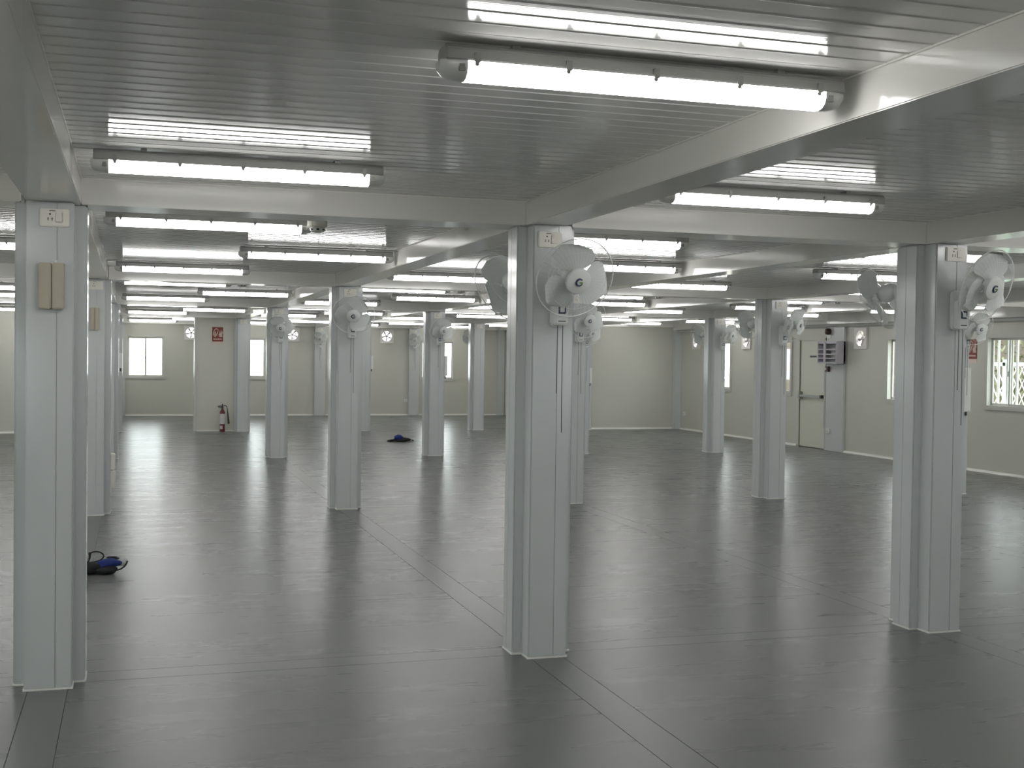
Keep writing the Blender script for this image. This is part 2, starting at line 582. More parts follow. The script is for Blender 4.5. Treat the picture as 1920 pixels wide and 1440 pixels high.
def exhaust(axis, pos, c, z, label, group):
    loc = (c, pos, z) if axis == 'y' else (pos, c, z)
    r = thing('exhaust_fan', label, 'exhaust fan', loc, 0 if axis == 'y' else -PI/2, group)
    link('mount_plate', EXM[0], r)
    link('hub', EXM[1], r)
    link('motor_bracket', EXM[3], r)
    for k in range(5):
        link('blade', EXM[2], r, (0, 0, 0), (0, 2*PI*k/5+0.3, 0))
nm = ['first', 'second', 'third', 'fourth']
for k, c in enumerate(farex):
    exhaust('y', YF, c, 2.225, '%s square white exhaust fan from the left in the far wall' % nm[k], 'square exhaust fans in the walls')
for k, c in enumerate(rex):
    exhaust('x', XR, c, 2.12, ['square exhaust fan in the right wall nearest the far corner', 'square exhaust fan in the right wall, second from the far corner', 'square exhaust fan in the right wall just right of the caged grey box', 'square exhaust fan in the right wall hidden nearest the big window'][k], 'square exhaust fans in the walls')

# ------------------------------------------------------------------ door, right wall fittings
door = struct('door_1')
door.location = (XR, 14.232, 0)
dm = MB().box((0.012, -0.445, 0.01), (0.05, 0.455, 2.105)).box((0.052, -0.46, 0.0), (0.058, 0.46, 2.108))  # leaf, plus an unseen backing sheet added to block daylight through the gaps
leaf = link('door_leaf', dm.mesh('door_leaf', M['door'], 0.003), door)
fm = MB()
fm.box((-0.012, -0.50, 0), (0.06, -0.455, 2.14)).box((-0.012, 0.468, 0), (0.06, 0.51, 2.14)).box((-0.012, -0.50, 2.10), (0.06, 0.51, 2.145))
link('door_frame', fm.mesh('door_frame', M['wall'], 0.002), door)
link('door_gap', MB().box((0.02, 0.455, 0), (0.05, 0.468, 2.10)).mesh('door_gap', M['slot']), door)
pb = MB()
pb.box((-0.055, -0.40, 0.985), (-0.025, 0.40, 1.03))
push = link('push_bar', pb.mesh('push_bar', M['steel'], 0.006), leaf)
link('latch_case', MB().box((-0.06, 0.36, 0.94), (0.012, 0.44, 1.09)).mesh('latch_case', M['steel'], 0.008), leaf)
link('bar_end', MB().box((-0.06, -0.42, 0.975), (0.012, -0.36, 1.04)).mesh('bar_end', M['dark'], 0.006), leaf)
link('name_plate', MB().box((0.004, -0.12, 1.765), (0.012, 0.11, 1.80)).mesh('name_plate', M['dark']), leaf)

PX = XR-0.05
BXY = 13.33
bxr = thing('caged_box', 'grey caged equipment box on the right wall post beside the door', 'box', (PX, BXY, 1.86))
D_ = 0.20
b = MB().box((-0.05, -0.33, -0.21), (-0.001, 0.33, 0.21))
link('back_plate', b.mesh('back_plate', M['boxin'], 0.004), bxr)
b = MB()
b.box((-D_, -0.33, 0.16), (0, 0.33, 0.21)).box((-D_, -0.33, -0.21), (0, 0.33, -0.18)).box((-D_, -0.33, -0.18), (0, -0.30, 0.16)).box((-D_, 0.30, -0.18), (-0.02, 0.33, 0.16))
link('housing', b.mesh('housing', M['box'], 0.005), bxr)
for z in (0.055, -0.035, -0.11):
    link('cage_bar', MB().box((-D_-0.006, -0.31, z-0.011), (-D_+0.012, 0.31, z+0.011)).mesh('cage_bar', M['box'], 0.003), bxr)
link('cage_post', MB().box((-D_-0.012, 0.03, -0.19), (-D_+0.012, 0.10, 0.19)).mesh('cage_post', M['box'], 0.004), bxr)
link('lamp_unit', MB().box((-0.13, -0.20, -0.12), (-0.05, -0.03, 0.08)).mesh('lamp_unit', M['lamp_body'], 0.01), bxr)
link('lamp_unit', MB().box((-0.12, 0.14, -0.13), (-0.05, 0.25, 0.05)).mesh('lamp_unit', M['lamp_body'], 0.01), bxr)

snd = thing('alarm_sounder', 'dark red alarm sounder above the caged box on right wall', 'alarm', (PX, 13.56, 2.256))
link('sounder_body', MB().lathe([(0.0, 0), (0.06, 0), (0.065, -0.03), (0.055, -0.075), (0.03, -0.09), (0, -0.09)], 'x', 20).mesh('sounder_body', M['maroon'], 0, True), snd)
link('base', MB().box((-0.02, -0.06, -0.12), (0, 0.06, -0.06)).mesh('base', M['plastic'], 0.004), snd)
mcp = thing('call_point', 'small dark red fire call point below the caged box', 'call point', (PX, 13.574, 1.547))
link('case', MB().box((-0.05, -0.052, -0.05), (0, 0.052, 0.05)).mesh('case', M['maroon'], 0.006), mcp)
link('glass_plate', MB().box((-0.054, 0.002, -0.02), (-0.05, 0.04, 0.025)).mesh('glass_plate', M['label']), mcp)
cd_ = thing('conduit_pipe', 'thin white conduit running down the right wall post to a socket', 'pipe', (PX-0.008, 13.70, 0))
link('pipe', MB().tube([(0, 0, 0.42), (0, 0, 1.5), (0, -0.05, 1.66)], 0.010, 8).mesh('pipe', M['trim'], 0, True), cd_)

def small_box(name, label, cat, loc, rz, w, h, d, m, bev=0.005, group=None):
    r = thing(name, label, cat, loc, rz, group)
    link('case', MB().box((-w/2, -d, -h/2), (w/2, 0, h/2)).mesh('case', m, bev), r)
    return r
def low_socket(label, loc, rz):
    r = small_box('wall_socket', label, 'socket', loc, rz, 0.11, 0.085, 0.035, M['plastic'], 0.005, 'low sockets on the walls')
    link('socket_hole', MB().box((-0.02, -0.037, -0.015), (-0.012, -0.034, 0.0)).box((0.012, -0.037, -0.015), (0.02, -0.034, 0.0)).box((-0.004, -0.037, 0.01), (0.004, -0.034, 0.022)).mesh('socket_hole', M['slot']), r)
    return r
low_socket('small white socket low on the right wall post below the caged box', (PX, 13.53, 0.375), -PI/2)
low_socket('small white socket low beside the far right corner', (XR, 19.95, 0.385), -PI/2)
low_socket('small white socket low on the far wall beside a column', (7.75, YF, 0.42), 0)

# ------------------------------------------------------------------ stub wall, fire sign, extinguisher
stub = MB().box((1.69, 20.36, 0), (2.55, 20.46, ZB))
ws = struct('wall_stub', stub.mesh('wall_stub', M['wall']))
link('edge_trim', MB().box((1.645, 20.34, 0), (1.695, 20.60, ZB)).mesh('edge_trim', M['trim'], 0.003), ws)
link('base_bead', MB().box((1.70, 20.345, 0), (2.53, 20.36, 0.02)).mesh('base_bead', M['seal']), ws)

def fire_sign(label, loc, rz):
    r = thing('fire_sign', label, 'sign', loc, rz)
    link('backing', MB().box((-0.115, -0.004, -0.155), (0.115, 0, 0.155)).mesh('backing', M['red']), r)
    p = MB()
    # hose / extinguisher pictogram on the left, flames on the right, a line of lettering below
    pts = [(-0.085, -0.03), (-0.09, 0.03), (-0.07, 0.09), (-0.03, 0.125), (0.01, 0.10), (0.005, 0.05), (-0.03, -0.03)]
    p.tube([(a, -0.006, z) for a, z in pts], 0.010, 5)
    p.tube([(-0.055, -0.006, -0.06), (-0.052, -0.006, 0.06)], 0.013, 6)
    for a, h in ((0.045, 0.09), (0.07, 0.12), (0.093, 0.08)):
        p.tube([(a, -0.006, -0.055), (a-0.012, -0.006, 0.0), (a+0.008, -0.006, 0.04), (a-0.004, -0.006, h)], [0.012, 0.014, 0.009, 0.002], 5)
    link('pictogram', p.mesh('pictogram', M['pink']), r)
    t = MB()
    x = -0.09
    for w_ in (0.012, 0.016, 0.010, 0.018, 0.012, 0.014, 0.012, 0.016, 0.010):
        t.box((x, -0.006, -0.118), (x+w_, -0.004, -0.092))
        x += w_+0.007
    link('lettering', t.mesh('lettering', M['pink']), r)
    link('lower_strip', MB().box((-0.112, -0.003, -0.215), (0.112, 0, -0.160)).mesh('lower_strip', M['pink']), r)
    return r
fire_sign('red fire sign high on the narrow stub wall above the extinguisher', (2.13, 20.36, 2.10), 0)
fire_sign('red fire sign on the right wall beside the big window', (XR, 9.50, 1.92), -PI/2)

ex = thing('fire_extinguisher', 'red fire extinguisher with white label standing against the stub wall', 'fire extinguisher', (2.235, 20.24, 0))
link('cylinder', MB().lathe([(0, 0.0), (0.052, 0.0), (0.056, 0.01), (0.056, 0.40), (0.048, 0.44), (0.025, 0.475), (0.02, 0.50), (0, 0.50)], 'z', 24).mesh('cylinder', M['extred'], 0, True), ex)
link('paper_label', MB().lathe([(0.0575, 0.165), (0.0575, 0.385)], 'z', 24).mesh('paper_label', M['label'], 0, True), ex)
link('paper_label', MB().prism([(0.0578*math.cos(t), 0.0578*math.sin(t)) for t in [PI+0.5+0.14*k for k in range(9)]] + [(0.056*math.cos(t), 0.056*math.sin(t)) for t in [PI+0.5+0.14*k for k in range(8, -1, -1)]], 'z', 0.055, 0.13).mesh('paper_label', M['label']), ex)
link('valve', MB().lathe([(0, 0.49), (0.022, 0.49), (0.022, 0.53), (0.012, 0.54), (0.012, 0.60), (0, 0.60)], 'z', 14).mesh('valve', M['dark'], 0, True), ex)
link('lever', MB().tube([(0.02, 0, 0.545), (-0.05, 0, 0.55), (-0.10, 0, 0.54)], [0.010, 0.012, 0.009], 8).tube([(0.02, 0, 0.515), (-0.05, 0, 0.515), (-0.085, 0, 0.53)], 0.008, 8).mesh('lever', M['dark'], 0, True), ex)
link('hose', MB().tube([(0.02, -0.01, 0.56), (0.06, -0.02, 0.565), (0.09, -0.03, 0.545), (0.10, -0.03, 0.50), (0.105, -0.03, 0.45)], 0.009, 8).mesh('hose', M['dark'], 0, True), ex)
link('horn', MB().tube([(0.105, -0.03, 0.45), (0.118, -0.03, 0.33), (0.132, -0.03, 0.17)], [0.010, 0.017, 0.022], 12).mesh('horn', M['dark'], 0, True), ex)

# ------------------------------------------------------------------ columns
m_, w_, p_, q_ = 0.114, 0.171, 0.09, 0.208
def column_meshes():
    pl = [(-m_, -q_), (m_, -q_), (m_, -p_), (w_, -p_), (w_, p_), (m_, p_), (m_, q_), (-m_, q_), (-m_, p_), (-w_, p_), (-w_, -p_), (-m_, -p_)]
    body = MB().prism(pl, 'z', 0, ZB).mesh('column_body', M['col'], 0.006)
    def panel(x0, x1):
        return MB().box((x0, -q_-0.004, 0.012), (x1, -q_+0.001, ZB-0.004)).mesh('cover_panel', M['col'], 0.0012)
    a, b = panel(-m_+0.004, 0.032), panel(0.035, m_-0.004)
    def side(y0, y1):
        return MB().box((-w_-0.0022, y0, 0.012), (-w_+0.001, y1, ZB-0.004)).mesh('side_panel', M['col'], 0.0012)
    c_, d_ = side(-p_+0.004, 0.018), side(0.021, p_-0.004)
    e = 0.005
    s_ = MB()
    def ex_(p):
        return (p[0]+math.copysign(e, p[0]), p[1]+math.copysign(e, p[1]))
    s_.prism([ex_(p) for p in pl], 'z', 0, 0.010)
    return body, a, b, c_, d_, s_.mesh('base_sealant', M['seal'])
CM = column_meshes()
LINE = {-1: 'line left of the picture', 0: 'first line from left', 1: 'second line from left', 2: 'third line from left', 3: 'fourth line from left', 4: 'fifth line from left'}
DEPTH = {0: 'nearest', 1: 'second nearest', 2: 'third nearest', 3: 'farthest'}
colset = [(i, j) for i in range(0, 5) for j in range(0, 4)] + [(-1, 1), (-1, 2), (-1, 3)]
special = {(0, 0): 'tall white steel column with cream cover box, nearest on the left', (1, 0): 'white steel column with wall fan in the centre foreground', (2, 0): 'white steel column with wall fan, nearest on the right'}
for (i, j) in colset:
    if (i, j) == (4, 3) or (i, j) == (0, 3):
        pass
    lb = special.get((i, j), 'white steel column, %s of the %s' % (DEPTH[j], LINE[i]))
    r = thing('steel_column', lb, 'column', (i*A, j*B, 0), 0, 'white steel columns of the hall')
    if (i, j) == (-1, 3) or (i, j) == (0, 3):
        r.location.y = j*B - 0.03
    link('column_body', CM[0], r)
    link('cover_panel', CM[1], r)
    link('cover_panel', CM[2], r)
    link('cover_panel', CM[1], r, (0, 0, 0), (0, 0, PI))
    link('cover_panel', CM[2], r, (0, 0, 0), (0, 0, PI))
    link('side_panel', CM[3], r)
    link('side_panel', CM[4], r)
    link('side_panel', CM[3], r, (0, 0, 0), (0, 0, PI))
    link('side_panel', CM[4], r, (0, 0, 0), (0, 0, PI))
    link('base_sealant', CM[5], r)

# ------------------------------------------------------------------ tube lights
def lamp_meshes():
    L_ = 0.64
    hs = MB().prism([(-0.036, -0.012), (0.036, -0.012), (0.050, -0.026), (0.053, -0.058), (-0.053, -0.058), (-0.050, -0.026)], 'x', -L_+0.012, L_-0.012).mesh('housing', M['lamp_body'], 0.003)
    br = MB().box((-0.012, -0.03, -0.013), (0.012, 0.03, 0.0)).mesh('mounting_bracket', M['clip'])
    sec = [(-0.048, -0.056), (-0.048, -0.075), (-0.040, -0.093), (-0.024, -0.104), (0, -0.108), (0.024, -0.104), (0.040, -0.093), (0.048, -0.075), (0.048, -0.056)]
    ln = MB().prism(sec, 'x', -0.565, 0.565).mesh('diffuser', M['lens'], 0, True)
    en = MB()
    k = len(sec)
    for x, sc, zz in ((0.565, 1, 0), (0.60, 0.98, 0), (0.625, 0.85, 0), (L_, 0.55, 0)):
        for a, b in sec:
            en.v.append((x, a*sc, -0.056+(b+0.056)*sc))
    for t in range(3):
        for j in range(k):
            en.f.append((t*k+j, t*k+(j+1) % k, (t+1)*k+(j+1) % k, (t+1)*k+j))
    en.f.append(tuple(3*k+j for j in range(k)))
    en = en.mesh('diffuser_end', M['lens_end'], 0, True)
    hl = MB().box((0.572, -0.049, -0.088), (0.592, 0.049, -0.066)).mesh('lamp_holder', M['clip'], 0.002)
    cl = MB()
    cl.box((-0.009, 0.046, -0.064), (0.009, 0.060, -0.036)).box((-0.006, 0.044, -0.072), (0.006, 0.053, -0.060))
    cl = cl.mesh('clip', M['clip'], 0.002)
    return hs, br, ln, en, cl, hl
LM = lamp_meshes()
AISLE = {-2: 'aisle at the far left wall', -1: 'aisle left of the first column line', 0: 'aisle between first and second column lines', 1: 'aisle between second and third column lines', 2: 'aisle between third and fourth column lines', 3: 'aisle between fourth and fifth column lines', 4: 'aisle along the right wall'}
ORD = ['nearest', 'second', 'third', 'fourth', 'fifth', 'sixth', 'seventh', 'eighth', 'ninth', 'tenth', 'eleventh', 'twelfth', 'thirteenth', 'fourteenth', 'fifteenth', 'sixteenth']
def proj(p):
    d = Vector(p)-Vector(CAM)
    z = d.dot(fwd)
    if z < 0.1:
        return None
    return 960+FPX*d.dot(r2)/z, 720-FPX*d.dot(u2)/z
for i in range(-2, 5):
    cnt = 0
    for j in range(-1, 4):
        if j == 3 and i not in (0, 1, 2, 3):
            continue
        for k, (yy, side) in enumerate(((1.2, 0), (3.42, 1), (5.65, 0))):
            x = i*A + (0.86 if side == 0 else A-0.805)
            if i == 4 and side == 1:
                x -= 0.26
            yv = j*B+yy
            px = [proj((x+s_, yv, ZC-0.08)) for s_ in (-0.6, 0.6)]
            vis = any(q and -20 < q[0] < 1940 and -20 < q[1] < 1460 for q in px) or (px[0] and px[1] and px[0][0] < 0 and px[1][0] > 1920)
            if vis:
                lb = 'lit tube light, %s from the camera, in the %s' % (ORD[cnt], AISLE[i])
                cnt += 1
                gr = 'tube lights under the ceiling'
            else:
                lb = 'lit tube light on the ceiling outside the picture'
                gr = 'tube lights outside the picture'
            r = thing('tube_light', lb, 'ceiling light', (x, yv, ZC), 0, gr)
            link('housing', LM[0], r)
            link('diffuser', LM[2], r)
            if vis:
                for a in (0, PI):
                    e_ = link('diffuser_end', LM[3], r, (0, 0, 0), (0, 0, a))
                    if yv < 9:
                        link('lamp_holder', LM[5], e_)
                for xx in (-0.42, 0.42):
                    link('mounting_bracket', LM[1], r, (xx, 0, 0))
                for a in (0, PI):
                    for xx in (-0.54, -0.27, 0, 0.27, 0.54):
                        if yv < 20:
                            link('clip', LM[4], r, (xx, 0, 0), (0, 0, a))

# ------------------------------------------------------------------ wall fans
def fan_meshes():
    o = {}
    b = MB()
    b.prism([(-0.047, -0.11), (-0.047, 0.10), (-0.035, 0.125), (0.035, 0.125), (0.047, 0.10), (0.047, -0.11), (0.038, -0.125), (-0.038, -0.125)], 'y', -0.028, 0)
    b.prism([(-0.040, -0.115), (-0.040, 0.06), (0.040, 0.06), (0.040, -0.115)], 'y', -0.085, -0.028)
    o['bracket'] = b.mesh('bracket', M['plastic'], 0.008)
    o['switch'] = MB().box((-0.022, -0.089, -0.055), (0.022, -0.084, -0.005)).mesh('switch_panel', M['navy'], 0.003)
    o['switch_in'] = MB().box((-0.013, -0.093, -0.045), (0.013, -0.088, -0.017)).mesh('switch_button', M['plastic'], 0.002)
    o['name_strip'] = MB().box((-0.022, -0.087, -0.098), (0.022, -0.0845, -0.093)).mesh('name_strip', M['cord'])
    o['cord1'] = MB().tube([(-0.016, -0.06, -0.12), (-0.018, -0.06, -0.3), (-0.02, -0.06, -0.50)], 0.0022, 5).mesh('pull_cord', M['cord'])
    o['cord2'] = MB().tube([(0.014, -0.06, -0.12), (0.013, -0.06, -0.4), (0.014, -0.06, -0.72)], 0.0022, 5).mesh('pull_cord', M['cord'])
    o['neck'] = MB().tube([(0, -0.05, 0.03), (0, -0.075, 0.10), (0, -0.10, 0.15), (0, -0.13, 0.20)], [0.026, 0.022, 0.022, 0.026], 12).mesh('neck', M['plastic'], 0, True)
    # head, axis -y, origin at the blade plane
    o['motor'] = MB().lathe([(0, 0.15), (0.03, 0.148), (0.050, 0.13), (0.060, 0.09), (0.062, 0.05), (0.045, 0.03), (0, 0.03)], 'y', 24).mesh('motor_housing', M['plastic'], 0, True)
    o['cap'] = MB().lathe([(0, -0.062), (0.050, -0.060), (0.069, -0.054), (0.074, -0.046), (0.074, -0.042), (0, -0.041)], 'y', 28).mesh('centre_badge', M['plastic'], 0, True)
    # badge: letter-like open ring with a bar
    lg = MB()
    arc = [(0.019*math.cos(t), -0.0635, 0.019*math.sin(t)) for t in [math.radians(a) for a in range(45, 316, 15)]]
    lg.tube(arc, [0.0035+0.0025*math.sin(PI*k/18) for k in range(len(arc))], 6)
    o['logo'] = lg.mesh('logo_ring', M['navy'])
    lg = MB()
    lg.tube([(0.002, -0.0635, -0.001), (0.019, -0.0635, -0.001)], 0.0035, 5).tube([(0.017, -0.0635, -0.003), (0.0165, -0.0635, -0.014)], 0.0035, 5)
    o['logo2'] = lg.mesh('logo_bar', M['green'])
    o['hub'] = MB().lathe([(0, -0.032), (0.028, -0.030), (0.036, -0.015), (0.036, 0.012), (0, 0.014)], 'y', 20).mesh('hub', M['blade'], 0, True)
    bl_ = MB()
    U, V = 9, 7
    for layer in (0, 1):
        for iu in range(U+1):
            u = iu/U
            r = 0.032+0.172*u
            if u < 0.55:
                hw = math.radians(26+28*math.sin(u/0.55*PI/2))
            else:
                hw = math.radians(54)*math.sqrt(max(0.03, 1-((u-0.55)/0.46)**2))
            for iv in range(V+1):
                v = iv/V*2-1
                a = v*hw+math.radians(10)*u
                yv = 0.030*math.sin(v*1.2)*(0.5+0.5*u) + 0.004*v*v
                bl_.v.append((r*math.cos(a), yv+layer*0.002, r*math.sin(a)))
    st = (U+1)*(V+1)
    for layer in (0, 1):
        for iu in range(U):
            for iv in range(V):
                a = layer*st+iu*(V+1)+iv
                bl_.f.append((a, a+1, a+V+2, a+V+1))
    rim = [iv for iv in range(V+1)] + [iu*(V+1)+V for iu in range(1, U+1)] + [U*(V+1)+iv for iv in range(V-1, -1, -1)] + [iu*(V+1) for iu in range(U-1, 0, -1)]
    for k in range(len(rim)):
        a, b2 = rim[k], rim[(k+1) % len(rim)]
        bl_.f.append((a, b2, st+b2, st+a))
    o['blade'] = bl_.mesh('blade', M['blade'], 0, True)
    g = MB()
    R = 0.226
    for yy, rr, t in ((0.0, R, 0.0036), (-0.045, R*0.72, 0.0012), (0.04, R*0.62, 0.0012)):
        g.tube([(rr*math.cos(2*PI*k/40), yy, rr*math.sin(2*PI*k/40)) for k in range(40)], t, 5, closed=True)
    o['rim'] = g.mesh('guard_rim', M['plastic'], 0, True)
    g = MB()
    nw = 48
    for k in range(nw):
        a = 2*PI*k/nw
        c_, s_ = math.cos(a), math.sin(a)
        a2 = a+0.10
        c2, s2 = math.cos(a2), math.sin(a2)
        g.tube([(0.060*c2, -0.050, 0.060*s2), (0.14*c_, -0.048, 0.14*s_), (0.19*c_, -0.030, 0.19*s_), (R*c_, 0, R*s_)], 0.00045, 3, caps=False)
        g.tube([(0.055*c_, 0.060, 0.055*s_), (0.14*c_, 0.040, 0.14*s_), (0.19*c_, 0.020, 0.19*s_), (R*c_, 0, R*s_)], 0.00045, 3, caps=False)
    o['guard'] = g.mesh('guard_wires', M['wire'])
    return o
FM = fan_meshes()
def fan(i, j, rear, label, pan=4, tilt=24, spin=0, cords=True, y0=None, dz=0.0, dx=0.03):
    s_ = -1 if not rear else 1
    y = (j*B+s_*q_+s_*0.004) if y0 is None else y0
    r = thing('wall_fan', label, 'fan', (i*A+(dx if not rear else -dx), y, 2.005+dz), PI if rear else 0, 'white wall fans on the columns')
    link('bracket', FM['bracket'], r)
    link('switch_panel', FM['switch'], r)
    link('switch_button', FM['switch_in'], r)
    link('name_strip', FM['name_strip'], r)
    if cords:
        link('pull_cord', FM['cord1'], r)
        link('pull_cord', FM['cord2'], r)
    link('neck', FM['neck'], r)
    hr = Matrix.Translation((0, -0.145, 0.185)) @ Matrix.Rotation(math.radians(pan), 4, 'Z') @ Matrix.Rotation(math.radians(tilt), 4, 'X') @ Matrix.Translation((0, -0.125, 0))
    def head(nm_, key, parent=r, extra=Matrix.Identity(4)):
        o = link(nm_, FM[key], parent)
        o.matrix_local = hr @ extra
        return o
    head('motor_housing', 'motor')
    head('hub', 'hub')
    cap = head('centre_badge', 'cap')
    for k_, n_ in (('logo', 'logo_ring'), ('logo2', 'logo_bar')):
        link(n_, FM[k_], cap)
    head('guard_rim', 'rim')
    gw = head('guard_wires', 'guard')
    gw['kind'] = 'stuff'
    for k in range(3):
        head('blade', 'blade', r, Matrix.Rotation(math.radians(spin+120*k), 4, 'Y'))
    return r
fan(1, 0, False, 'wall fan on the front of the centre foreground column', 5, 24, 20)
fan(2, 0, False, 'wall fan on the front of the nearest right column', 14, 20, 30, dz=0.03)
fan(1, 0, True, 'wall fan on the back of the centre foreground column', 20, 26, 50, cords=False)
fan(2, 0, True, 'wall fan on the back of the nearest right column', 28, 24, 75, cords=False)
fan(1, 1, False, 'wall fan on second column of the second column line', -12, 24, 60)
fan(1, 2, False, 'wall fan on third column of the second column line', -12, 26, 10)
fan(2, 1, False, 'wall fan on the column just behind the centre foreground column', 8, 22, 20)
fan(2, 2, False, 'wall fan on third column of the third column line', 5, 24, 40)
fan(3, 1, False, 'wall fan on the front of second column, fourth column line', 32, 20, 15)
fan(3, 1, True, 'wall fan on the back of second column, fourth column line', 15, 24, 45, cords=False)
fan(4, 1, False, 'wall fan behind the nearest right column, beside the big window', 5, 20, 45)
fan(4, 2, False, 'wall fan on the front of third column, fifth column line', 25, 20, 15)
fan(4, 2, True, 'wall fan on the back of third column, fifth column line', 15, 24, 35, cords=False)
fan(3, 2, False, 'small distant wall fan on third column of fourth line', 10, 24, 30)
fan(3, 3, True, 'wall fan behind the farthest column of the fourth line', 12, 24, 35, cords=False)
fan(2, 4, False, 'distant wall fan on the left post of the far wall', -20, 26, 10, y0=YF-0.12, dx=0.0)
fan(3, 4, False, 'distant wall fan on the right post of the far wall', -20, 26, 10, y0=YF-0.12, dx=0.0)

# ------------------------------------------------------------------ sockets, cover boxes
sk_plate = MB().box((-0.070, -0.014, -0.044), (0.070, 0, 0.044)).mesh('face_plate', M['ivory'], 0.004)
def cyl_y(x, z, r):
    return MB().lathe([(0, -0.0150), (r, -0.0150), (r, -0.0138), (0, -0.0138)], 'y', 10, (x, 0, z))
h = MB()
for x, z, r in ((-0.021, 0.017, 0.0045), (-0.030, -0.004, 0.0034), (-0.011, -0.004, 0.0034), (-0.030, -0.012, 0.003), (-0.011, -0.012, 0.003)):
    c_ = cyl_y(x, z, r)
    n0 = len(h.v)
    h.v += c_.v
    h.f += [tuple(n0+a for a in f) for f in c_.f]
sk_holes = h.mesh('pin_holes', M['slot'])
sk_rocker = MB().box((0.004, -0.017, -0.022), (0.038, -0.013, 0.024)).mesh('rocker_switch', M['ivory'], 0.002)
t = MB()
x = -0.024
for w__ in (0.006, 0.005, 0.007, 0.005):
    t.box((x, -0.0146, 0.032), (x+w__, -0.0138, 0.036))
    x += w__+0.0015
sk_text = t.mesh('maker_text', M['cord'])
SOCK = 0
def socket(x, y, z, label):
    r = thing('power_socket', label, 'socket', (x, y, z), 0, 'ivory sockets at the column tops')
    link('face_plate', sk_plate, r)
    link('pin_holes', sk_holes, r)
    link('rocker_switch', sk_rocker, r)
    link('maker_text', sk_text, r)
YQ = -q_-0.004
socket(0.022, YQ, 2.370, 'ivory switched socket at the top of the nearest left column')
socket(A-0.02, YQ, 2.368, 'ivory switched socket above the fan on the centre foreground column')
socket(2*A+0.02, YQ, 2.386, 'ivory switched socket above the fan on the nearest right column')
socket(0.025, B+YQ, 2.385, 'ivory switched socket on second column of the first line')
for (i, j) in ((1, 1), (1, 2), (2, 1), (2, 2), (3, 1), (3, 2), (3, 3), (4, 1), (4, 2), (2, 3), (1, 3)):
    socket(i*A+0.01, j*B+YQ, 2.38, 'ivory socket at the top of the %s column, %s' % (DEPTH[j], LINE[i]))
for i in (2, 3):
    socket(i*A+0.0, YF-0.12, 2.37, 'ivory socket above the distant fan on the %s far wall post' % ('left' if i == 2 else 'right'))

def cover_box(x, y, z, label, s_=1.0):
    r = thing('cover_box', label, 'cover box', (x, y, z), 0, 'cream cover boxes on the first column line')
    for sx, x0, x1 in ((0, -0.062*s_, -0.0015), (1, 0.0015, 0.060*s_)):
        link('cover_half', MB().box((x0, -0.035, -0.115), (x1, 0, 0.115)).mesh('cover_half', M['cream'], 0.005), r)
    link('screw', MB().lathe([(0, -0.004), (0.006, -0.003), (0.006, 0), (0, 0)], 'y', 10, (0.02, 0, 0.125)).mesh('screw', M['ivory']), r)
cover_box(0.010, YQ, 2.030, 'cream two-part cover box on the nearest left column')
cover_box(0.015, B+YQ, 2.040, 'cream two-part cover box on second column of the first line', 0.75)

def side_box(i, j, z0, z1, label, front=False, w=0.07, dx=0.0):
    if front:
        r = thing('wall_box', label, 'box', (i*A+dx, j*B+YQ, (z0+z1)/2), 0, 'white boxes on the columns')
    else:
        r = thing('wall_box', label, 'box', (i*A+w_+0.004, j*B-0.02, (z0+z1)/2), PI/2, 'white boxes on the columns')
    hh = (z1-z0)/2
    link('case', MB().box((-w/2, -0.055, -hh), (w/2, 0, hh)).mesh('case', M['plastic'], 0.006), r)
    link('plug', MB().box((-0.01, -0.035, -hh-0.05), (0.01, -0.015, -hh)).mesh('plug', M['cord'], 0.003), r)
side_box(0, 2, 1.44, 1.68, 'white upright box on the right side, third column of first line')
side_box(2, 2, 1.36, 1.70, 'white upright box on right side, third column of third line')
side_box(2, 3, 1.38, 1.68, 'white upright box on right side, farthest column of third line')
side_box(3, 2, 1.25, 1.52, 'white upright box peeping out right behind the centre column fans')
side_box(4, 1, 1.07, 1.64, 'long white box on the column beside the big right window', True, 0.10, 0.062)
# two low boxes on the right side of second column of first line
for z0, z1, lb in ((0.46, 0.63, 'upper white box low on second column of the first line'), (0.27, 0.45, 'lower white box low on second column of the first line')):
    r = thing('low_box', lb, 'box', (w_+0.004, B-0.02, (z0+z1)/2), PI/2, 'low white boxes on one column')
    hh = (z1-z0)/2
    link('case', MB().box((-0.05, -0.045, -hh), (0.05, 0, hh)).mesh('case', M['ivory'], 0.006), r)
    link('lid', MB().box((-0.045, -0.049, -hh+0.012), (0.045, -0.045, hh-0.012)).mesh('lid', M['plastic'], 0.002), r)

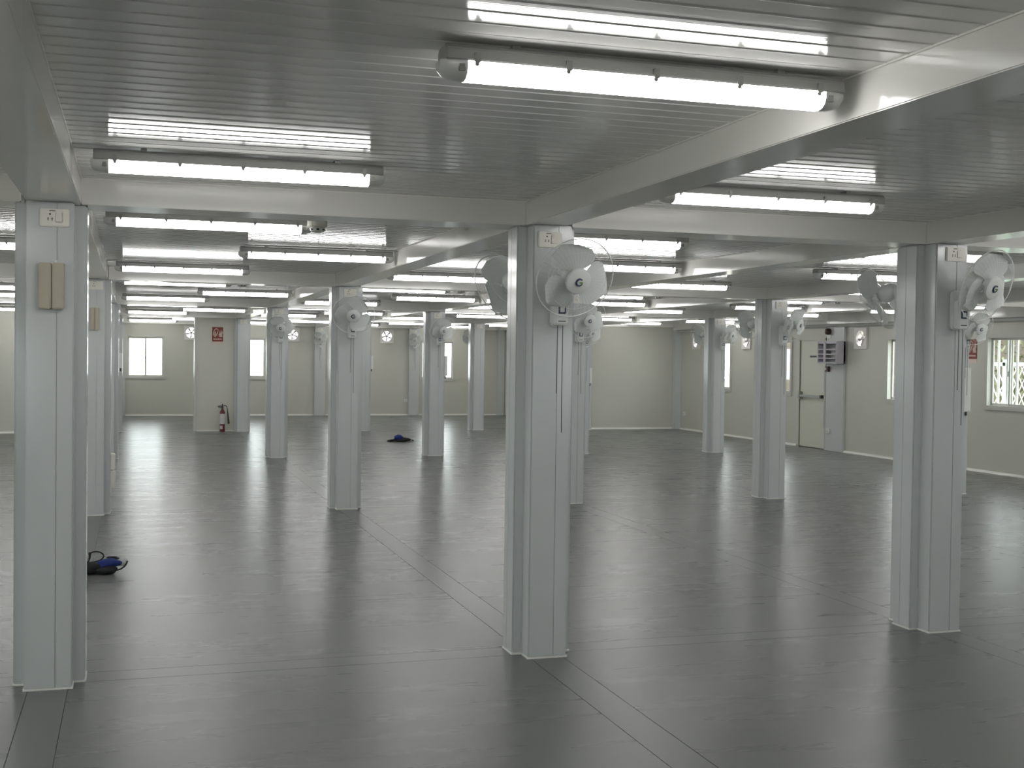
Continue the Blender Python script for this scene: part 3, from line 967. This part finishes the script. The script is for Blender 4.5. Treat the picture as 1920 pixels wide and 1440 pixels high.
# ------------------------------------------------------------------ smoke detectors
dt_b = MB().lathe([(0, 0), (0.058, 0), (0.063, -0.008), (0.063, -0.070), (0.056, -0.076), (0, -0.076)], 'z', 24).mesh('base', M['ivory'], 0, True)
dt_c = MB().lathe([(0, -0.076), (0.044, -0.076), (0.048, -0.084), (0.046, -0.098), (0.030, -0.108), (0, -0.110)], 'z', 20).mesh('chamber', M['plastic'], 0, True)
dv = MB()
for k in range(7):
    a = 2*PI*k/7
    dv.tube([(0.047*math.cos(a), 0.047*math.sin(a), -0.091), (0.047*math.cos(a+0.35), 0.047*math.sin(a+0.35), -0.091)], 0.005, 5)
dt_v = dv.mesh('vent_slots', M['dark'])
for (i, j, dx, yy) in ((0, 0, 1.51, 1.06), (0, 1, 1.60, 1.06), (2, 1, 1.60, 1.06), (1, 1, 1.60, 1.06), (0, 2, 1.60, 1.06), (1, 2, 1.60, 1.06), (3, 1, 1.60, 1.06)):
    lb = 'smoke detector, %s bay, %s' % (DEPTH[j], AISLE[i])
    r = thing('smoke_detector', lb, 'smoke detector', (i*A+dx, j*B+yy, ZC), 0, 'smoke detectors on the ceiling')
    link('base', dt_b, r)
    link('chamber', dt_c, r)
    link('vent_slots', dt_v, r)

sn = thing('ceiling_sensor', 'tiny round white ceiling sensor behind the nearest cross beam, near the centre column', 'sensor', (2.36, 0.62, ZC))
link('sensor_body', MB().lathe([(0, 0), (0.036, 0), (0.038, -0.05), (0.030, -0.085), (0.012, -0.10), (0, -0.10)], 'z', 18).mesh('sensor_body', M['ivory'], 0, True), sn)

# ------------------------------------------------------------------ bundles lying on the floor
def blob(name, m, parent, loc, sc, seed, rot=(0, 0, 0), amp=0.22):
    bm = bmesh.new()
    bmesh.ops.create_icosphere(bm, subdivisions=4, radius=1)
    rr = random.Random(seed)
    dirs = [(Vector((rr.uniform(-1, 1), rr.uniform(-1, 1), rr.uniform(-1, 1))).normalized(), rr.uniform(2, 6), rr.uniform(0, 6)) for _ in range(9)]
    for v in bm.verts:
        n_ = v.co.normalized()
        d = sum(math.sin(f*n_.dot(q)+ph) for q, f, ph in dirs)/5
        v.co = n_*(1+amp*d)
        v.co = Vector((v.co.x*sc[0], v.co.y*sc[1], v.co.z*sc[2]))
        if v.co.z < -sc[2]*0.7:
            v.co.z = -sc[2]*0.7
    me = bpy.data.meshes.new(name)
    bm.to_mesh(me)
    bm.free()
    me.polygons.foreach_set('use_smooth', [True]*len(me.polygons))
    me.materials.append(m)
    return link(name, me, parent, loc, rot)
def strap(parent, pts, w=0.010, m=None, closed=False, name='strap'):
    # smooth the points with a Catmull-Rom pass
    P = [Vector(p) for p in pts]
    out = []
    n_ = len(P)
    rng = range(n_ if closed else n_-1)
    for i in rng:
        if closed:
            p0, p1, p2, p3 = P[i-1], P[i], P[(i+1) % n_], P[(i+2) % n_]
        else:
            p0, p1, p2, p3 = P[max(i-1, 0)], P[i], P[i+1], P[min(i+2, n_-1)]
        for k in range(5):
            t = k/5
            out.append(0.5*((2*p1)+(-p0+p2)*t+(2*p0-5*p1+4*p2-p3)*t*t+(-p0+3*p1-3*p2+p3)*t**3))
    if not closed:
        out.append(P[-1])
    return link(name, MB().tube(out, w, 6, closed=closed).mesh(name, m or M['black'], 0, True), parent)

b1 = thing('work_bundle', 'crumpled blue and black bundle with straps behind the nearest left column', 'bundle', (0.16, 3.12, 0), 0)
blob('dark_cloth', M['black'], b1, (-0.09, 0, 0.04), (0.15, 0.085, 0.055), 1)
blob('dark_cloth', M['black'], b1, (0.04, -0.02, 0.03), (0.09, 0.07, 0.042), 5)
blob('blue_cloth', M['blue'], b1, (0.055, 0.0, 0.072), (0.105, 0.055, 0.036), 2, (0, -0.12, 0.1))
blob('white_end', M['skin'], b1, (0.165, 0.03, 0.075), (0.035, 0.035, 0.034), 3, amp=0.08)
blob('black_flap', M['black'], b1, (0.10, 0.05, 0.11), (0.045, 0.03, 0.012), 4, (0, 0.1, 0))
strap(b1, [(-0.10, 0.02, 0.10), (-0.06, 0.05, 0.155), (0.0, 0.06, 0.155), (0.03, 0.05, 0.125), (0.0, 0.03, 0.095), (-0.07, 0.02, 0.085)], 0.006, closed=True)
strap(b1, [(-0.11, -0.01, 0.06), (-0.075, -0.01, 0.12), (-0.07, 0.0, 0.165)], 0.010)
strap(b1, [(0.09, -0.03, 0.02), (0.15, -0.02, 0.03), (0.19, 0.0, 0.055), (0.205, 0.02, 0.085)], 0.006)
rg = [(-0.115+0.028*math.cos(2*PI*k/16), -0.03, 0.13+0.028*math.sin(2*PI*k/16)) for k in range(16)]
link('grey_ring', MB().tube(rg, 0.014, 8, closed=True).mesh('grey_ring', M['skin'], 0, True), b1)

b2 = thing('work_bundle', 'small dark blue and black bundle with loop on the floor at mid distance', 'bundle', (5.42, 16.80, 0), 0.2)
blob('dark_cloth', M['black'], b2, (0.03, 0, 0.04), (0.17, 0.12, 0.05), 11)
blob('dark_cloth', M['black'], b2, (-0.17, 0, 0.022), (0.10, 0.06, 0.026), 12)
blob('blue_cloth', M['blue'], b2, (-0.05, -0.03, 0.085), (0.085, 0.07, 0.06), 13)
strap(b2, [(0.12, 0, 0.06), (0.2, 0.03, 0.05), (0.28, 0.02, 0.02), (0.27, -0.03, 0.012), (0.18, -0.04, 0.012), (0.1, -0.03, 0.02)], 0.008, closed=True)
